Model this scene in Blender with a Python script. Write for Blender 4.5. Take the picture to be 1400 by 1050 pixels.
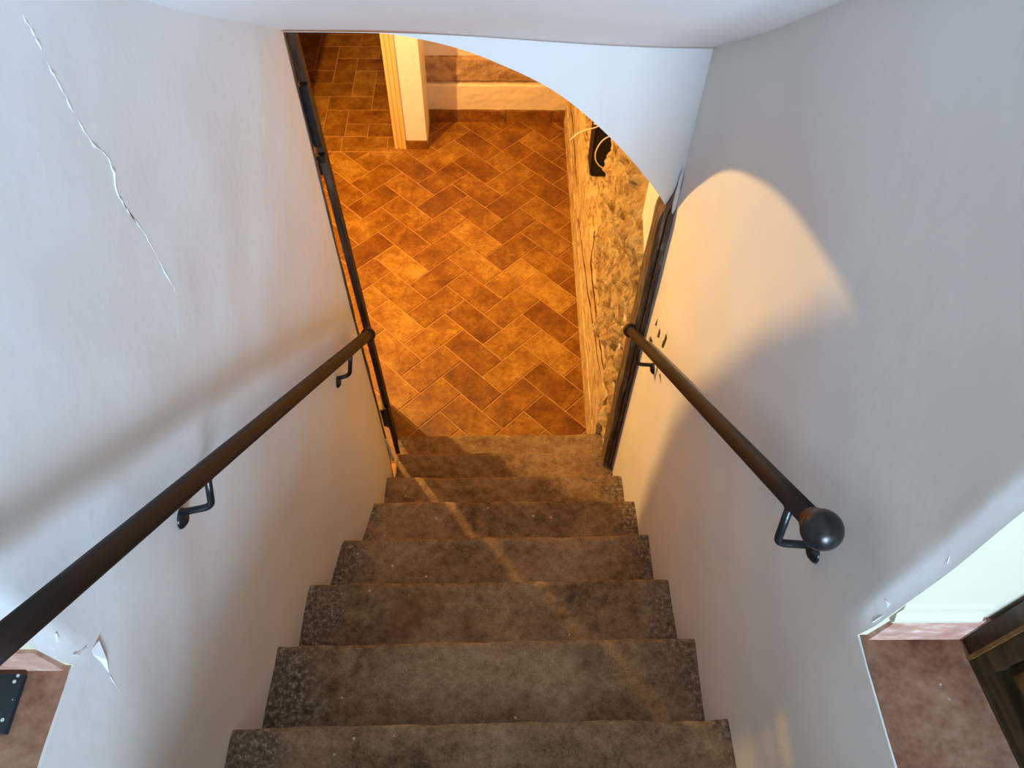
import bpy, bmesh, math, random
from mathutils import Vector, Matrix, noise
random.seed(7)
for o in list(bpy.data.objects): bpy.data.objects.remove(o)
SC = bpy.context.scene
COL = SC.collection

# ------------------------------------------------------------------ camera
CAM = Vector((-0.1185707, -2.53761185, 3.31705669))
RIGHT = Vector((0.999883108, -0.00826841544, 0.0128609056))
UP = Vector((-0.000467600362, 0.824227403, 0.566258748))
FWD = Vector((0.0152823734, 0.566198571, -0.824127191))
FPX = 1060.847
cd = bpy.data.cameras.new('camera')
cd.sensor_fit = 'HORIZONTAL'; cd.sensor_width = 36.0; cd.lens = 36.0 * FPX / 1400.0
cd.clip_start = 0.02
cam = bpy.data.objects.new('camera', cd)
m = Matrix((RIGHT, UP, -FWD)).transposed().to_4x4(); m.translation = CAM
cam.matrix_world = m
COL.objects.link(cam); SC.camera = cam

# ------------------------------------------------------------------ view, world, daylight
SC.view_settings.view_transform = 'Standard'; SC.view_settings.look = 'None'
SC.view_settings.gamma = 1.0; SC.view_settings.use_curve_mapping = False
SC.view_settings.exposure = 0.15
W = bpy.data.worlds.new('world'); SC.world = W; W.use_nodes = True
bg = W.node_tree.nodes['Background']; bg.inputs[0].default_value = (0.62, 0.78, 1.0, 1); bg.inputs[1].default_value = 0.6
# daylight entering by the tall upstairs window behind the camera
WX0, WX1, WZ0, WZ1, WY = -0.05, 0.85, 2.45, 3.65, -5.45
ld = bpy.data.lights.new('window_back_offscreen', 'AREA'); ld.shape = 'RECTANGLE'
ld.size = WX1 - WX0 - 0.1; ld.size_y = WZ1 - WZ0 - 0.1
ld.energy = 190; ld.color = (0.53, 0.75, 1.0)
lo = bpy.data.objects.new('window_back_offscreen', ld)
lo.location = ((WX0 + WX1) / 2, WY + 0.03, (WZ0 + WZ1) / 2); lo.rotation_euler = (math.radians(90), 0, 0)
COL.objects.link(lo)
# the warm lamp of the lower room, out of the picture round the corner of the left wall: its place follows from the
# shadows of the pier, the arch and the open plank door
pd = bpy.data.lights.new('lower_room_lamp_offscreen', 'POINT'); pd.shadow_soft_size = 0.025
pd.energy = 220; pd.color = (1.0, 0.58, 0.17)
po = bpy.data.objects.new('lower_room_lamp_offscreen', pd); po.location = (-1.43, 0.31, 2.10); COL.objects.link(po)

# ------------------------------------------------------------------ helpers
def pray(x, y):
    return (RIGHT * ((x - 700) / FPX) + UP * (-(y - 525) / FPX) + FWD).normalized()
def sm(t):
    t = max(0.0, min(1.0, t)); return t * t * (3 - 2 * t)
def lerp(a, b, t): return a + (b - a) * t
def interp(tab, v):
    if v <= tab[0][0]: return tab[0][1]
    for (a, fa), (b, fb) in zip(tab, tab[1:]):
        if v <= b: return fa + (fb - fa) * (v - a) / (b - a)
    return tab[-1][1]
def nz(x, y, z, s): return noise.noise(Vector((x * s, y * s, z * s)))

def put(name, verts, faces, mat, parent=None, smooth=False, kind=None, label=None, cat=None, group=None):
    me = bpy.data.meshes.new(name)
    me.from_pydata([tuple(v) for v in verts], [], faces)
    bm = bmesh.new(); bm.from_mesh(me)
    bmesh.ops.recalc_face_normals(bm, faces=bm.faces)
    bm.to_mesh(me); bm.free()
    if smooth:
        for p in me.polygons: p.use_smooth = True
    me.materials.append(mat)
    o = bpy.data.objects.new(name, me); COL.objects.link(o)
    return tag(o, parent, kind, label, cat, group)
def tag(o, parent=None, kind=None, label=None, cat=None, group=None):
    if parent is not None:
        o.parent = parent
        loc = parent.location if parent.parent is None else Vector((0, 0, 0))
        o.matrix_parent_inverse = Matrix.Translation(-loc)
    if kind: o['kind'] = kind
    if label: o['label'] = label
    if cat: o['category'] = cat
    if group: o['group'] = group
    return o
def root(name, loc, label=None, cat=None, kind=None, group=None):
    o = bpy.data.objects.new(name, None); o.location = loc; o.empty_display_size = 0.05
    COL.objects.link(o); return tag(o, None, kind, label, cat, group)

class MB:
    def __init__(s): s.v = []; s.f = []
    def add(s, v, f):
        n = len(s.v); s.v += [Vector(p) for p in v]; s.f += [tuple(i + n for i in q) for q in f]; return s
    def box(s, x0, x1, y0, y1, z0, z1, M=None):
        v = [Vector((x, y, z)) for z in (z0, z1) for y in (y0, y1) for x in (x0, x1)]
        if M: v = [M @ p for p in v]
        return s.add(v, [(0, 2, 3, 1), (4, 5, 7, 6), (0, 1, 5, 4), (2, 6, 7, 3), (0, 4, 6, 2), (1, 3, 7, 5)])
    def tube(s, pts, r, n=14, cap=True):
        pts = [Vector(p) for p in pts]; rs = r if isinstance(r, (list, tuple)) else [r] * len(pts)
        v = []; prev = None
        for i, p in enumerate(pts):
            d = (pts[min(i + 1, len(pts) - 1)] - pts[max(i - 1, 0)]).normalized()
            a = Vector((1, 0, 0)) if prev is None and abs(d.x) < .9 else (prev or Vector((0, 0, 1)))
            a = (a - d * a.dot(d)).normalized(); b = d.cross(a); prev = a
            v += [p + (a * math.cos(2 * math.pi * k / n) + b * math.sin(2 * math.pi * k / n)) * rs[i] for k in range(n)]
        f = [(i * n + k, i * n + (k + 1) % n, (i + 1) * n + (k + 1) % n, (i + 1) * n + k) for i in range(len(pts) - 1) for k in range(n)]
        if cap: f += [tuple(range(n - 1, -1, -1)), tuple((len(pts) - 1) * n + k for k in range(n))]
        return s.add(v, f)
    def ball(s, c, r, nu=20, nv=12, sq=(1, 1, 1)):
        v = [Vector((c[0], c[1], c[2] + r * sq[2]))]
        for j in range(1, nv):
            t = math.pi * j / nv
            v += [Vector((c[0] + r * sq[0] * math.sin(t) * math.cos(2 * math.pi * k / nu), c[1] + r * sq[1] * math.sin(t) * math.sin(2 * math.pi * k / nu), c[2] + r * sq[2] * math.cos(t))) for k in range(nu)]
        v.append(Vector((c[0], c[1], c[2] - r * sq[2]))); e = len(v) - 1
        f = [(0, 1 + k, 1 + (k + 1) % nu) for k in range(nu)]
        for j in range(nv - 2):
            a = 1 + j * nu
            f += [(a + k, a + nu + k, a + nu + (k + 1) % nu, a + (k + 1) % nu) for k in range(nu)]
        a = 1 + (nv - 2) * nu; f += [(a + k, e, a + (k + 1) % nu) for k in range(nu)]
        return s.add(v, f)
    def grid_solid(s, fn, us, vs, back):
        nu, nv = len(us), len(vs)
        F = [fn(u, w) for u in us for w in vs]; B = [back(Vector(p)) for p in F]
        n = len(F); f = []
        I = lambda i, j: i * nv + j
        for i in range(nu - 1):
            for j in range(nv - 1):
                f.append((I(i, j), I(i + 1, j), I(i + 1, j + 1), I(i, j + 1)))
                f.append((n + I(i, j), n + I(i, j + 1), n + I(i + 1, j + 1), n + I(i + 1, j)))
        for i in range(nu - 1):
            for j in (0, nv - 1): f.append((I(i, j), I(i + 1, j), n + I(i + 1, j), n + I(i, j)))
        for j in range(nv - 1):
            for i in (0, nu - 1): f.append((I(i, j), I(i, j + 1), n + I(i, j + 1), n + I(i, j)))
        return s.add(F + B, f)
    def put(s, name, mat, parent=None, **k): return put(name, s.v, s.f, mat, parent, **k)
def frange(a, b, step):
    n = max(1, int(round(abs(b - a) / step))); return [a + (b - a) * i / n for i in range(n + 1)]
def rbend(p, q, r, rad, n=5):
    """polyline p-q-r with the corner at q rounded"""
    p, q, r = Vector(p), Vector(q), Vector(r)
    a = q + (p - q).normalized() * rad; b = q + (r - q).normalized() * rad
    return [p] + [(a * (1 - t) ** 2 + q * 2 * t * (1 - t) + b * t * t) for t in [i / n for i in range(n + 1)]] + [r]

# ------------------------------------------------------------------ materials
class NT:
    def __init__(s, name, rough=0.6, spec=0.3, metal=0.0):
        s.m = bpy.data.materials.new(name); s.m.use_nodes = True
        s.t = s.m.node_tree; s.b = s.t.nodes['Principled BSDF']
        s.b.inputs['Roughness'].default_value = rough; s.b.inputs['Metallic'].default_value = metal
        s.b.inputs['Specular IOR Level'].default_value = spec
        s.geo = None
    def n(s, typ, **k):
        d = s.t.nodes.new(typ)
        for a, v in k.items(): setattr(d, a, v)
        return d
    def l(s, a, b): s.t.links.new(a, b)
    def pos(s, obj=False):
        if s.geo is None:
            s.geo = s.n('ShaderNodeTexCoord').outputs['Object'] if obj else s.n('ShaderNodeNewGeometry').outputs['Position']
        return s.geo
    def noise(s, scale, detail=4, rough=0.55, vec=None, dist=0.0):
        d = s.n('ShaderNodeTexNoise'); d.inputs['Scale'].default_value = scale; d.inputs['Detail'].default_value = detail
        d.inputs['Roughness'].default_value = rough; d.inputs['Distortion'].default_value = dist
        s.l(vec if vec is not None else s.pos(), d.inputs['Vector']); return d.outputs['Fac']
    def ramp(s, fac, stops):
        d = s.n('ShaderNodeValToRGB'); e = d.color_ramp.elements
        while len(e) < len(stops): e.new(0.5)
        for k, (p, c) in zip(e, stops):
            k.position = p; k.color = (c, c, c, 1) if not isinstance(c, tuple) else (*c, 1)
        s.l(fac, d.inputs[0]); return d.outputs['Color']
    def mix(s, fac, a, b, mode='MIX'):
        d = s.n('ShaderNodeMix', data_type='RGBA', blend_type=mode)
        for v, i in ((fac, 0), (a, 6), (b, 7)):
            if isinstance(v, tuple): d.inputs[i].default_value = (*v, 1)
            elif isinstance(v, (int, float)): d.inputs[i].default_value = v
            else: s.l(v, d.inputs[i])
        return d.outputs[2]
    def math(s, op, a, b=0.0, c=None):
        d = s.n('ShaderNodeMath', operation=op)
        for v, i in ((a, 0), (b, 1), (c, 2)):
            if v is None: continue
            if isinstance(v, (int, float)): d.inputs[i].default_value = v
            else: s.l(v, d.inputs[i])
        return d.outputs[0]
    def stretch(s, sc, obj=False):
        d = s.n('ShaderNodeMapping'); d.inputs['Scale'].default_value = sc; s.l(s.pos(obj), d.inputs[0]); return d.outputs[0]
    def color(s, c):
        if isinstance(c, tuple): s.b.inputs['Base Color'].default_value = (*c, 1)
        else: s.l(c, s.b.inputs['Base Color'])
    def bump(s, h, strength=0.3, dist=0.01):
        d = s.n('ShaderNodeBump'); d.inputs['Strength'].default_value = strength; d.inputs['Distance'].default_value = dist
        s.l(h, d.inputs['Height']); s.l(d.outputs[0], s.b.inputs['Normal'])

def mat_plaster(name, c1, c2, bump=0.19, rough=0.55):
    t = NT(name, rough, 0.3)
    t.color(t.mix(t.ramp(t.noise(2.3, 5), [(0.3, 0.0), (0.7, 1.0)]), c1, c2))
    h = t.math('ADD', t.noise(9, 3), t.math('MULTIPLY', t.noise(70, 3), 0.10))
    streak = t.noise(18, 3, 0.5, t.stretch((1.0, 1.0, 0.35)))
    t.bump(t.math('ADD', h, t.math('MULTIPLY', streak, 0.25)), bump, 0.012)
    return t.m
M_PLASTER = mat_plaster('white_plaster', (0.74, 0.725, 0.71), (0.80, 0.79, 0.775))
M_PLASTER_WARM = mat_plaster('cream_plaster', (0.76, 0.64, 0.42), (0.84, 0.74, 0.52), 0.4)
M_OCHRE = mat_plaster('brown_ochre_wall', (0.34, 0.23, 0.12), (0.40, 0.28, 0.16), 0.2)
M_CREAM = mat_plaster('cream_wall_paint', (0.60, 0.56, 0.42), (0.64, 0.60, 0.46), 0.05)
M_UPPER = mat_plaster('pale_ochre_wall_paint', (0.66, 0.58, 0.47), (0.72, 0.64, 0.53), 0.05)
M_WHITEWALL = mat_plaster('smooth_white_paint', (0.82, 0.80, 0.74), (0.86, 0.84, 0.78), 0.05)

def mat_rubble():
    t = NT('exposed_rubble', 0.9, 0.1)
    n1 = t.noise(16, 8, 0.7); n2 = t.noise(6, 4)
    c = t.ramp(n1, [(0.31, (0.15, 0.075, 0.03)), (0.40, (0.50, 0.31, 0.13)), (0.50, (0.74, 0.55, 0.27)), (0.63, (0.86, 0.74, 0.47))])
    c = t.mix(t.ramp(n2, [(0.4, 0.0), (0.65, 0.6)]), c, (0.62, 0.40, 0.19))
    t.color(c); t.bump(t.noise(55, 8, 0.75), 0.9, 0.03); return t.m
M_RUBBLE = mat_rubble()
def mat_oldplaster():
    t = NT('cracked_old_plaster', 0.8, 0.15)
    n1 = t.noise(11, 8, 0.65)
    c = t.ramp(n1, [(0.32, (0.48, 0.30, 0.13)), (0.48, (0.72, 0.53, 0.27)), (0.65, (0.80, 0.66, 0.39))])
    cr = t.noise(7, 5, 0.6, t.stretch((5.0, 0.55, 5.0)), 0.6)
    line = t.ramp(t.math('ABSOLUTE', t.math('SUBTRACT', cr, 0.5)), [(0.0, 1.0), (0.018, 0.0)])
    t.color(t.mix(line, c, (0.22, 0.11, 0.05)))
    t.bump(t.math('SUBTRACT', t.noise(40, 6, 0.7), t.math('MULTIPLY', line, 0.8)), 0.7, 0.02); return t.m
M_OLDPLASTER = mat_oldplaster()
def mat_stone():
    t = NT('brown_stone', 0.85, 0.15)
    t.color(t.ramp(t.noise(14, 8, 0.65), [(0.3, (0.20, 0.11, 0.05)), (0.5, (0.50, 0.32, 0.15)), (0.7, (0.62, 0.43, 0.22))]))
    t.bump(t.noise(60, 6, 0.7), 0.7, 0.02); return t.m
M_STONE = mat_stone()

def mat_tile():
    t = NT('terracotta_tile', 0.42, 0.35)
    info = t.n('ShaderNodeObjectInfo'); att = t.n('ShaderNodeAttribute', attribute_type='OBJECT', attribute_name='tone')
    p4 = t.n('ShaderNodeVectorMath', operation='ADD'); t.l(t.pos(), p4.inputs[0])
    sc = t.n('ShaderNodeVectorMath', operation='SCALE'); sc.inputs[0].default_value = (7.3, 3.1, 5.7); t.l(info.outputs['Random'], sc.inputs['Scale'])
    t.l(sc.outputs[0], p4.inputs[1]); v = p4.outputs[0]
    big = t.noise(6.5, 3, 0.6, v); fine = t.noise(42, 9, 0.78, v, 0.8)
    k = t.math('ADD', t.math('MULTIPLY', big, 0.50), t.math('MULTIPLY', fine, 0.62))
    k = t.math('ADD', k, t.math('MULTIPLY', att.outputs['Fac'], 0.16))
    k = t.math('ADD', k, t.math('MULTIPLY', t.math('SUBTRACT', info.outputs['Random'], 0.5), 0.06))
    c = t.ramp(k, [(0.34, (0.075, 0.022, 0.003)), (0.45, (0.145, 0.047, 0.005)), (0.55, (0.215, 0.083, 0.008)), (0.64, (0.31, 0.145, 0.018)), (0.76, (0.48, 0.28, 0.06))])
    t.color(c); t.bump(fine, 0.25, 0.004)
    t.l(t.ramp(fine, [(0.3, 0.30), (0.7, 0.50)]), t.b.inputs['Roughness']); return t.m
M_TILE = mat_tile()
t = NT('tile_grout', 0.9, 0.1); t.color(t.ramp(t.noise(30, 4), [(0.3, (0.40, 0.21, 0.075)), (0.7, (0.54, 0.31, 0.13))])); M_GROUT = t.m

def mat_tread():
    t = NT('worn_cement_stone', 0.72, 0.22)
    n1 = t.noise(3.2, 5, 0.6); n2 = t.noise(30, 9, 0.78); n3 = t.noise(210, 5, 0.8)
    k = t.math('ADD', t.math('MULTIPLY', n1, 0.36), t.math('ADD', t.math('MULTIPLY', n2, 0.42), t.math('MULTIPLY', n3, 0.26)))
    c = t.ramp(k, [(0.40, (0.050, 0.027, 0.013)), (0.48, (0.19, 0.117, 0.062)), (0.56, (0.335, 0.225, 0.128)), (0.67, (0.55, 0.40, 0.25))])
    # rusty and greenish stains
    c = t.mix(t.ramp(t.noise(4.5, 5, 0.65, t.stretch((1, 1, 0.3))), [(0.58, 0.0), (0.72, 0.6)]), c, (0.17, 0.075, 0.025))
    c = t.mix(t.ramp(t.noise(3.7, 3, 0.6, t.stretch((1.3, 0.7, 1.7))), [(0.62, 0.0), (0.78, 0.35)]), c, (0.13, 0.115, 0.06))
    # mortar and paint droppings, more of them close to the two walls
    sx = t.n('ShaderNodeSeparateXYZ'); t.l(t.pos(), sx.inputs[0])
    ax = t.math('ABSOLUTE', t.math('ADD', sx.outputs[0], 0.12))
    edge = t.ramp(t.math('ADD', ax, t.math('MULTIPLY', t.math('SUBTRACT', t.noise(9, 4), 0.5), 0.20)), [(0.40, 0.0), (0.47, 1.0)])
    rough_e = t.ramp(t.noise(80, 7, 0.8), [(0.40, (0.040, 0.026, 0.017)), (0.52, (0.19, 0.140, 0.10)), (0.62, (0.55, 0.46, 0.38))])
    c = t.mix(t.math('MULTIPLY', edge, 0.75), c, rough_e)
    vo = t.n('ShaderNodeTexVoronoi'); vo.inputs['Scale'].default_value = 27; vo.inputs['Randomness'].default_value = 1.0; t.l(t.pos(), vo.inputs['Vector'])
    sep = t.n('ShaderNodeSeparateColor'); t.l(vo.outputs['Color'], sep.inputs[0])
    spot = t.math('MULTIPLY', t.math('LESS_THAN', vo.outputs['Distance'], t.math('MULTIPLY', sep.outputs[1], 0.13)), t.math('GREATER_THAN', sep.outputs[0], 0.62))
    c = t.mix(t.math('MULTIPLY', spot, 0.85), c, (0.62, 0.57, 0.50))
    t.color(c)
    t.bump(t.math('ADD', n2, t.math('MULTIPLY', edge, t.noise(60, 5, 0.7))), 0.7, 0.010); return t.m
M_TREAD = mat_tread()

def mat_oldwood(name, dark, mid, light):
    t = NT(name, 0.8, 0.2)
    g = t.noise(9, 6, 0.65, t.stretch((9, 9, 0.8)))
    c = t.ramp(g, [(0.32, dark), (0.52, mid), (0.68, light)])
    c = t.mix(t.ramp(t.noise(13, 6, 0.7), [(0.60, 0.0), (0.72, 0.7)]), c, (0.34, 0.31, 0.28))
    t.color(c); t.bump(g, 0.6, 0.01); return t.m
M_OLDWOOD = mat_oldwood('weathered_wood', (0.035, 0.020, 0.012), (0.13, 0.085, 0.056), (0.26, 0.20, 0.15))
M_DOORWOOD = mat_oldwood('dark_door_wood', (0.018, 0.010, 0.006), (0.05, 0.03, 0.018), (0.10, 0.07, 0.045))
def mat_darkwood():
    t = NT('dark_polished_wood', 0.32, 0.45)
    g = t.noise(6, 5, 0.6, t.stretch((14, 2, 14), True), 0.4)
    t.color(t.ramp(g, [(0.3, (0.012, 0.008, 0.004)), (0.6, (0.045, 0.026, 0.010)), (0.8, (0.10, 0.055, 0.018))])); return t.m
M_DARKWOOD = mat_darkwood()
t = NT('amber_wood_panel', 0.35, 0.45); t.color(t.ramp(t.noise(7, 5, 0.6, t.stretch((12, 3, 12), True)), [(0.3, (0.07, 0.030, 0.008)), (0.7, (0.18, 0.09, 0.025))])); M_AMBERWOOD = t.m
t = NT('yellow_painted_wood', 0.45, 0.4); t.color(t.ramp(t.noise(5, 3, 0.5, t.stretch((6, 6, 0.6))), [(0.3, (0.74, 0.50, 0.17)), (0.7, (0.82, 0.60, 0.24))])); M_CASING = t.m
def mat_rail():
    t = NT('brown_black_paint', 0.5, 0.25)
    t.color(t.ramp(t.noise(14, 5, 0.6), [(0.3, (0.009, 0.0045, 0.003)), (0.55, (0.015, 0.007, 0.0045)), (0.75, (0.024, 0.012, 0.008))]))
    t.bump(t.noise(60, 4), 0.08, 0.004); return t.m
M_RAIL = mat_rail()
t = NT('black_iron', 0.30, 0.45, 0.0); t.color(t.ramp(t.noise(40, 4), [(0.35, (0.006, 0.007, 0.0075)), (0.7, (0.014, 0.016, 0.017))])); t.bump(t.noise(45, 5), 0.25, 0.004); M_IRON = t.m
t = NT('black_plastic', 0.5, 0.3); t.color((0.006, 0.006, 0.007)); t.bump(t.noise(200, 2), 0.1, 0.002); M_BLACK = t.m
t = NT('blue_black_paint', 0.4, 0.4)
vo = t.n('ShaderNodeTexVoronoi'); vo.inputs['Scale'].default_value = 70; t.l(t.pos(), vo.inputs['Vector'])
t.color(t.mix(t.math('LESS_THAN', vo.outputs['Distance'], 0.16), (0.010, 0.022, 0.034), (0.6, 0.66, 0.7))); M_BLUEBLACK = t.m
t = NT('white_cable', 0.4, 0.4); t.color((0.85, 0.82, 0.74)); M_CABLE = t.m
def mat_slab():
    t = NT('old_terracotta_slab', 0.55, 0.3)
    k = t.math('ADD', t.math('MULTIPLY', t.noise(7, 5, 0.6), 0.7), t.math('MULTIPLY', t.noise(70, 5, 0.7), 0.35))
    c = t.ramp(k, [(0.38, (0.12, 0.045, 0.026)), (0.52, (0.26, 0.125, 0.080)), (0.66, (0.40, 0.23, 0.16))])
    c = t.mix(t.ramp(t.noise(5, 3, 0.5, t.stretch((1, 0.8, 1))), [(0.48, 0.0), (0.64, 0.65)]), c, (0.36, 0.27, 0.18))
    vo = t.n('ShaderNodeTexVoronoi'); vo.inputs['Scale'].default_value = 60; t.l(t.pos(), vo.inputs['Vector'])
    sp = t.math('LESS_THAN', vo.outputs['Distance'], t.math('MULTIPLY', t.math('GREATER_THAN', t.noise(9, 2), 0.58), 0.13))
    c = t.mix(t.math('MULTIPLY', sp, 0.6), c, (0.65, 0.6, 0.55))
    t.color(c); t.bump(k, 0.3, 0.004); return t.m
M_SLAB = mat_slab()
t = NT('pale_pink_terracotta', 0.6, 0.25); t.color(t.ramp(t.noise(22, 6, 0.7, t.stretch((1, 1, 2))), [(0.35, (0.36, 0.17, 0.12)), (0.55, (0.52, 0.31, 0.24)), (0.72, (0.74, 0.60, 0.52))])); M_PINK = t.m
t = NT('window_glass', 0.05, 0.5); t.color((0.8, 0.9, 1.0)); t.b.inputs['Transmission Weight'].default_value = 1.0; M_GLASS = t.m

# ------------------------------------------------------------------ shell of the stairwell
NOSE = [-0.688, -0.895, -1.116, -1.322, -1.543, -1.763, -1.988, -2.212, -2.432, -2.650, -2.868]   # y of each nosing, low to high
RISE = 0.2
UPZ = 2.29                       # level of the upstairs floor
YL, YR = -2.268, -2.234          # corners where the side walls end upstairs
LTAB = [(-3.3, -0.672), (-2.27, -0.667), (-2.0, -0.657), (-1.77, -0.648), (-1.55, -0.612), (-1.33, -0.572), (-1.12, -0.566), (-0.95, -0.580)]
def left_x(y, z):
    low = interp(LTAB, y)
    high = lerp(-0.590, -0.664, (-0.95 - y) / 1.32)
    zs = 0.2 + 0.93 * (-0.69 - y)
    x = lerp(low, high, sm((z - zs) / 1.1))
    fade = sm((-0.95 - y) / 0.15)
    x += fade * (0.012 * nz(3.1, y, z, 2.1) + 0.005 * nz(9.7, y, z, 6.5))
    if z > UPZ + 0.01 and y < YL + 0.03: x -= 0.010 * sm((YL + 0.03 - y) / 0.03)
    return x
def right_x(y, z):
    fade = sm((-0.93 - y) / 0.2)
    x = 0.358 + fade * (0.008 * nz(5.3, y, z, 2.0) + 0.004 * nz(1.7, y, z, 6.0))
    if z > UPZ + 0.01 and y < YR + 0.03: x += 0.008 * sm((YR + 0.03 - y) / 0.03)
    return x
def stair_wall(name, fn, ycorner, yend, xback, label):
    ys = frange(-3.12, ycorner, 0.05) + frange(ycorner, ycorner + 0.06, 0.01)[1:] + frange(ycorner + 0.06, yend, 0.03)[1:]
    zl = frange(0.0, UPZ - 0.001, 0.04); zz = zl + frange(UPZ - 0.001, 3.7, 0.04)[1:] + [4.1, 4.9]
    bm = bmesh.new(); V = {}; nlow = len(zl) - 1
    ic = min(range(len(ys)), key=lambda k: abs(ys[k] - ycorner))
    def vert(i, j):
        if (i, j) not in V: V[i, j] = bm.verts.new((fn(ys[i], zz[j]), ys[i], zz[j]))
        return V[i, j]
    for i in range(len(ys) - 1):
        for j in range(len(zz) - 1):
            if i < ic and j >= nlow: continue
            f = bm.faces.new((vert(i, j), vert(i, j + 1), vert(i + 1, j + 1), vert(i + 1, j))); f.smooth = True
    be = [e for e in bm.edges if e.is_boundary]
    for e in be: e.smooth = False
    r = bmesh.ops.extrude_edge_only(bm, edges=be)
    for v in r['geom']:
        if isinstance(v, bmesh.types.BMVert): v.co.x = xback
    for f in bm.faces:
        if abs(f.normal.x) < 0.8: f.smooth = False
    bmesh.ops.recalc_face_normals(bm, faces=bm.faces)
    for f in bm.faces:
        c = f.calc_center_median()
        if abs(c.y - ycorner) < 0.002 and abs(f.normal.y) > 0.8: f.material_index = 1      # end face, painted cream with the upstairs room
    me = bpy.data.meshes.new(name); bm.to_mesh(me); bm.free(); me.materials.append(M_PLASTER); me.materials.append(M_CREAM)
    o = bpy.data.objects.new(name, me); COL.objects.link(o)
    return tag(o, None, 'structure', label, 'wall')
wall_left = stair_wall('wall_left', left_x, YL, -0.95, -0.95, 'bluish white plaster stair wall with a long crack')
wall_right = stair_wall('wall_right', right_x, YR, -0.60, 0.75, 'grey white plaster stair wall lit by an arch of warm light')

# sloping ceiling over the stairs
FY = -0.935
def ceil_z(x, y):
    z0 = lerp(2.347, 2.313, sm((x + 0.45) / 0.75))
    z = z0 + 0.785 * (FY - y)
    z -= 0.050 * (1 - sm((x + 0.62) / 0.16)) * sm((FY - y) / 0.55)
    z -= 0.014 * sm((x - 0.29) / 0.07) * sm((FY - y) / 0.3)
    return z + 0.008 * nz(x, y, 4.4, 2.5) * sm((FY - y) / 0.2)
mb = MB(); mb.grid_solid(lambda x, y: (x, y, ceil_z(x, y)), frange(-0.70, 0.42, 0.03), frange(-2.20, FY, 0.04), lambda p: Vector((p.x, p.y, p.z + 0.12)))
mb.put('ceiling', M_PLASTER, smooth=True, kind='structure', label='sloping white plaster ceiling above the stairs', cat='ceiling')

# arched wall at the foot of the stairs
ARCH = [(-0.66, 2.346), (-0.46, 2.346), (-0.365, 2.345), (-0.254, 2.326), (-0.174, 2.303), (-0.058, 2.25), (0.02, 2.203), (0.086, 2.147), (0.145, 2.09),
        (0.208, 2.022), (0.266, 1.950), (0.315, 1.884), (0.342, 1.842), (0.375, 1.78)]
def arch_z(x):
    # smooth the measured points
    return sum(interp(ARCH, x + d) for d in (-0.03, -0.015, 0, 0.015, 0.03)) / 5
mb = MB()
xs = frange(-0.66, 0.372, 0.012)
def hdr(x, z_t):
    zb = arch_z(x); return (x, FY - 0.010 * (1 - z_t) * sm((x + 0.4) / 0.3), lerp(zb, 3.0, z_t))
mb.grid_solid(hdr, xs, [0, 0.03, 0.08, 0.15, 0.25, 0.4, 0.6, 1.0], lambda p: Vector((p.x, -0.70, p.z)))
mb.put('wall_front', M_PLASTER, kind='structure', label='arched plaster wall above the foot of the stairs', cat='wall')

# ------------------------------------------------------------------ stairs
stairs = root('staircase', (-0.12, -0.69, 0), 'worn brown cement staircase descending between the two plaster walls', 'staircase')
def step_mesh(k):
    y0 = NOSE[k]; y1 = (NOSE[k + 1] - 0.05) if k + 1 < len(NOSE) else y0 - 0.25
    z1 = (k + 1) * RISE; z0 = max(0.0, z1 - RISE - 0.02) if k else 0.0
    xl = {0: -0.592, 1: -0.556}.get(k, min(interp(LTAB, y0), interp(LTAB, y1)) - 0.03)
    xr = 0.37 if k == 0 else 0.385
    mb = MB(); us = frange(xl, xr, 0.02)
    prof = [(0, -0.02, z0), (0, -0.006, z1 - 0.045), (1, 0.004, z1 - 0.030), (1, 0.008, z1 - 0.018), (1, 0.006, z1 - 0.007), (1, -0.002, z1 - 0.0015), (1, -0.014, z1)]
    ys = [(-0.05,), (-0.10,), (-0.16,), None]
    P = []
    for x in us:
        col = []
        wob = 0.006 * nz(x, y0, 1.3, 4.0) + 0.003 * nz(x, y0, 7.7, 18) - 0.010 * max(0, nz(x, y0, 3.9, 7) - 0.25)
        slope = 0.011 * (x + 0.1) 
        for w, dy, z in prof:
            col.append(Vector((x, y0 + dy + wob + slope, z + (0.004 * nz(x, y0, z, 5.0) if w else 0))))
        for q in ys:
            y = y1 if q is None else y0 + q[0]
            col.append(Vector((x, y + slope, z1 + 0.004 * nz(x, y, 2.2, 5.0))))
        col.append(Vector((x, y1 + slope, z0)))
        P.append(col)
    n = len(P[0]); v = [p for c in P for p in c]; f = []
    for i in range(len(P) - 1):
        for j in range(n):
            a, b = i * n + j, i * n + (j + 1) % n
            f.append((a, b, b + n, a + n))
    f += [tuple(range(n)), tuple((len(P) - 1) * n + j for j in range(n))]
    mb.add(v, f); return mb
for k in range(len(NOSE)):
    o = step_mesh(k).put('step', M_TREAD, stairs)
    for p in o.data.polygons: p.use_smooth = len(p.vertices) == 4
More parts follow.
